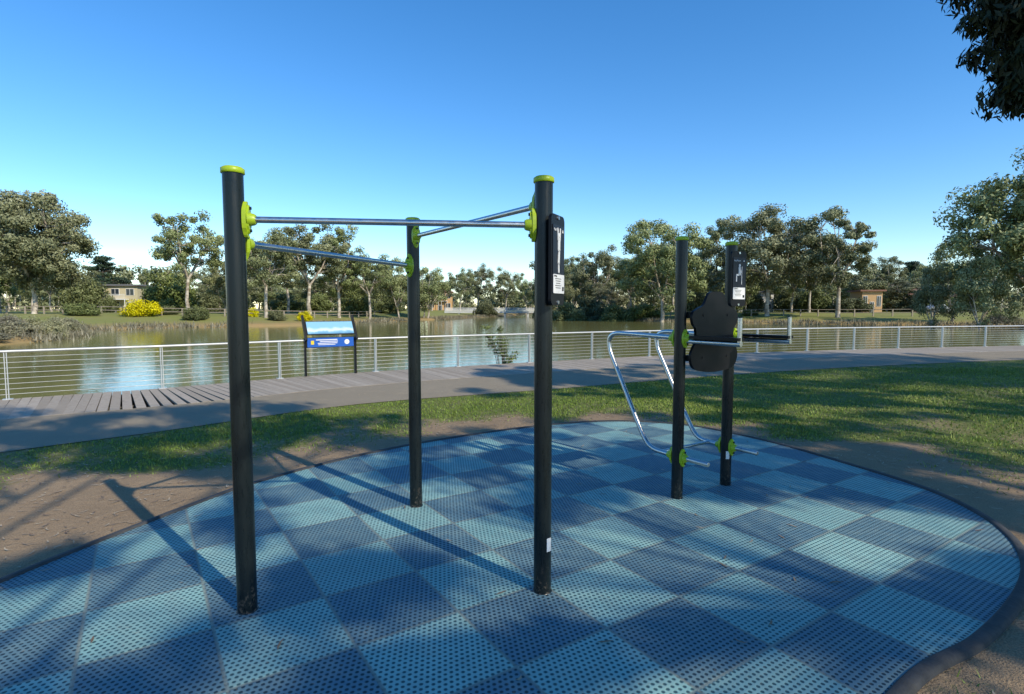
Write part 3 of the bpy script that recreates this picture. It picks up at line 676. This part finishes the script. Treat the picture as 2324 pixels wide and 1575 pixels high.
def litter(name,x,y,z,L0,L1,w,m):
    k=len(x); q=rg.uniform(0,6.28,k);L=rg.uniform(L0,L1,k)/2; d=np.stack([np.cos(q),np.sin(q),0*q],1);s=np.stack([-np.sin(q),np.cos(q),0*q],1)
    Pb=np.stack([x,y,np.full(k,z)],1); cv=rg.normal(size=k)*.25; lift=rg.uniform(.001,.012,k); upv=np.array([[0,0,1.]])
    def pt(t,sd_): return Pb+d*(L*t)[:,None]+s*((cv*L*t*t)+sd_*w*(1-t*t)*.5+sd_*.0006)[:,None]+upv*(lift*abs(t))[:,None]
    rows=[np.stack([pt(t,-1),pt(t,1)],1) for t in(-1,-.4,.4,1)]
    V_=np.stack(rows,1).reshape(-1,3); base=np.arange(k)[:,None]*8
    F_=np.concatenate([base+np.array([[2*j,2*j+1,2*j+3,2*j+2]]) for j in range(3)],0)
    me=bpy.data.meshes.new(name); mesh_np(me,V_,F_); a=me.attributes.new('shade','FLOAT','FACE'); a.data.foreach_set('value',np.tile(rg.random(k),3).astype(np.float32)); me.materials.append(m)
    o=bpy.data.objects.new(name,me); COL.objects.link(o)
lit=leafmat('dry_leaves',(.12,.07,.04),(.32,.23,.13),(.5,.42,.28))
x,y=scatter(110,-3,3.6,1.5,7.6); k=sdist(x,y,mat_out)<-.05; litter('fallen_leaves_on_mat',x[k],y[k],.027,.04,.10,.011,lit)
x,y=scatter(15000,-9,9,1,12); k=(sdist(x,y,mat_out)>.1)&(rg.random(len(x))<.15+.85*dirt(x,y))&(sdist(x,y,pp)>.0); litter('fallen_leaves',x[k],y[k],.008,.03,.10,.009,lit)
x,y=scatter(300,-9,10,5,16); k=sdist(x,y,pp)<-.1; litter('fallen_leaves_on_path',x[k],y[k],.018,.04,.1,.012,lit)

rg2=np.random.default_rng(8); mb=MB(); C=[]; r=random.Random(3)
for k in range(13):
    q=r.uniform(0,6.28); e=Vector((math.cos(q)*r.uniform(.1,.75),math.sin(q)*r.uniform(.1,.5),r.uniform(.7,1.9))); md=e*.5+Vector((0,0,.25)); mb.tube([(0,0,-.4),md,e],[.014,.009,.003],0,5,False); C+=[tuple(e),tuple(e.lerp(md,.4)),tuple(e.lerp(md,.8))]
V_,F_,s_=leaves(np.array(C),np.full(len(C),.17),26,.13,rg2,asp=.22,flat=.6); pm=build_tree('sapling',mb,V_,F_,s_,[darkbark,greenleaf]); put(pm,'waterside_sapling',-.25,17.0,1,0,1,z=-.75)

# ------------------------------------------------------------------ buildings, bridge, fences, cars
cream=simple('render_cream',(.50,.43,.27),.8,0,.08,2); brick=simple('brick_brown',(.24,.13,.09),.9,0,.3,3); orange=simple('render_orange',(.55,.34,.16),.8,0,.1,2)
roofg=simple('roof_grey',(.14,.14,.145),.7,0,.15,3); roofr=simple('roof_terracotta',(.25,.12,.08),.8,0,.25,3); glass=simple('window_glass',(.03,.04,.05),.1,0,.2); frame=simple('frame_white',(.7,.69,.66),.6,0,.05)
def house(name,x,y,w,d,h,wall,roof,rot=0,storeys=2,flat=False):
    e=empty(name,(x,y,H1(x,y)-.1)); e.rotation_euler[2]=rot
    mb=MB(); mb.box((0,0,h/2),(w,d,h)); mb.obj('walls',[wall],e)
    mb=MB(); o_=.5
    if flat: mb.box((0,0,h+.15),(w+1,d+1,.3))
    else:
        a,b_=w/2+o_,d/2+o_; rh=min(w,d)*.25; rl=max(0,a-b_)
        mb.add([(-a,-b_,h),(a,-b_,h),(a,b_,h),(-a,b_,h),(-rl,0,h+rh),(rl,0,h+rh)],[(0,1,5,4),(1,2,5),(2,3,4,5),(3,0,4)]); mb.box((0,0,h-.05),(2*a-.02,2*b_-.02,.12))
    mb.obj('roof',[roof],e)
    mb=MB(); nwin=max(3,int(w/3.2)); sh_=h/storeys
    for s in range(storeys):
        for k in range(nwin):
            cx_=-w/2+(k+.5)*w/nwin; ww=w/nwin*.5; dr=(s==0 and k==nwin//2)
            hh_=2.1 if dr else sh_*.45; zc=1.05 if dr else s*sh_+sh_*.55
            mb.box((cx_,-d/2-.02,zc),(ww+.16,.08,hh_+.16),1); mb.box((cx_,-d/2-.05,zc),(ww,.08,hh_),0); mb.box((cx_,-d/2-.10,zc),(.06,.03,hh_),1)
    if storeys>1:
        mb.box((0,-d/2-.8,sh_),(w*.6,1.5,.18),1)
        for k in range(6): mb.box((-w*.3+w*.6*k/5,-d/2-1.48,sh_/2),(.12,.12,sh_),1) if k in(0,2,3,5) else None
        mb.box((0,-d/2-1.5,sh_+.95),(w*.6,.06,.06),1)
        for k in range(24): mb.box((-w*.3+w*.6*k/23,-d/2-1.5,sh_+.5),(.04,.04,.85),1)
    mb.obj('windows_and_doors',[glass,frame],e)
house('cream_house',W2(292,112),112,8.0,8,5.2,cream,roofg,.12,2,True)
house('orange_house',W2(1962,112),112,3.6,6,4.2,orange,roofr,-.2,1,True)
house('brick_house',W2(2090,125),125,12,9,3.2,brick,roofr,-.2,1)
house('white_house',W2(1700,132),132,8,8,4.6,frame,roofg,-.1)
house('brick_house',W2(1000,232),232,10,9,7.5,orange,roofr,0.1)
conc=simple('bridge_concrete',(.5,.5,.47),.8,0,.1,1); mb=MB()
x0,x1,yb=-19.,8.5,158.
mb.box(((x0+x1)/2,yb,.55),(x1-x0,2.6,.45),0)
for k in range(4): mb.box((x0+4+k*(x1-x0-8)/3,yb,-.6),(.5,2.2,1.9),0)
for sd_ in(-1.25,1.25):
    for z in(1.75,1.3,1.0): mb.box(((x0+x1)/2,yb+sd_,z),(x1-x0,.09,.09),1)
    for k in range(120): mb.box((x0+.1+k*(x1-x0-.2)/119,yb+sd_,1.25),(.06,.06,.95),1)
mb.obj('footbridge',[conc,frame])
wood=simple('weathered_timber',(.32,.27,.21),.9,0,.3,3)
def railfence(name,P,hp=1.15,step=2.6):
    mb=MB(); Q=resample(catmull(P,8),step)
    for a,b_ in zip(Q[:-1],Q[1:]):
        za=H1(a.x,a.y);zb=H1(b_.x,b_.y); mb.box((a.x,a.y,za+hp/2-.1),(.16,.16,hp+.2))
        for zz in(.95,.5): mb.tube([(a.x,a.y,za+hp*zz),(b_.x,b_.y,zb+hp*zz)],.05,0,4)
    mb.obj(name,[wood])
railfence('timber_rail_fence',[(22,128),(32,108),(45,97),(62,88),(80,80),(100,66)])
railfence('timber_rail_fence',[(-95,82),(-70,80),(-50,80),(-38,84),(-30,96),(-25,112)],1.1,2.8)
def car(x,y,rot,col):
    e=empty('parked_car',(x,y,H1(x,y))); e.rotation_euler[2]=rot
    prof=[(-2.15,.35),(-2.2,.7),(-2.1,.9),(-1.5,.98),(-.9,1.4),(.6,1.45),(1.25,1.0),(2.0,.85),(2.2,.6),(2.15,.35)]
    mb=MB(); mb.prism(prof,(0,0,0),(1,0,0),(0,0,1),1.75,0); mb.prism([(-1.25,1.0),(-.82,1.34),(.5,1.38),(1.0,1.02)],(0,0,0),(1,0,0),(0,0,1),1.79,1); mb.obj('body',[simple('car_paint',col,.25,0,.03),glass],e)
    mb=MB()
    for a_ in(-1.35,1.35):
        for s in(-1,1): mb.tube([(a_,s*.68,.33),(a_,s*.92,.33)],.33,0,18); mb.tube([(a_,s*.92,.33),(a_,s*.93,.33)],.2,1,12)
    mb.obj('wheels',[sblk,steel],e)
car(W2(2125,104),104,.1,(.6,.62,.64))

# ------------------------------------------------------------------ sky, sun, camera
EL=35; sunv=Vector((.723*math.cos(math.radians(EL)),-.691*math.cos(math.radians(EL)),math.sin(math.radians(EL)))).normalized()
w=bpy.data.worlds.new('World'); scene.world=w; w.use_nodes=True; nt=w.node_tree
bg=nt.nodes['Background']; sk=nt.nodes.new('ShaderNodeTexSky'); sk.sky_type='NISHITA'; sk.sun_disc=False; sk.sun_elevation=math.radians(EL); sk.sun_rotation=math.atan2(sunv.x,sunv.y); sk.air_density=1.0; sk.dust_density=.0; sk.ozone_density=3.5
hs=nt.nodes.new('ShaderNodeHueSaturation'); hs.inputs['Hue'].default_value=.502; hs.inputs['Saturation'].default_value=1.28; hs.inputs['Value'].default_value=1.42
nt.links.new(sk.outputs[0],hs.inputs['Color']); nt.links.new(hs.outputs[0],bg.inputs[0]); bg.inputs[1].default_value=.15
sl=bpy.data.lights.new('sun','SUN'); sl.energy=5.0; sl.angle=math.radians(.53); sl.color=(1,.91,.74)
so=bpy.data.objects.new('sun',sl); COL.objects.link(so); so.rotation_euler=(-sunv).to_track_quat('-Z','Y').to_euler()
cam=bpy.data.cameras.new('camera'); cam.sensor_width=36; cam.lens=36*1262/2324; cam.clip_end=9000; cam.clip_start=.05
co_=bpy.data.objects.new('camera',cam); COL.objects.link(co_); co_.location=(0,0,1.6); co_.rotation_euler=(math.pi/2-CP,0,0); scene.camera=co_
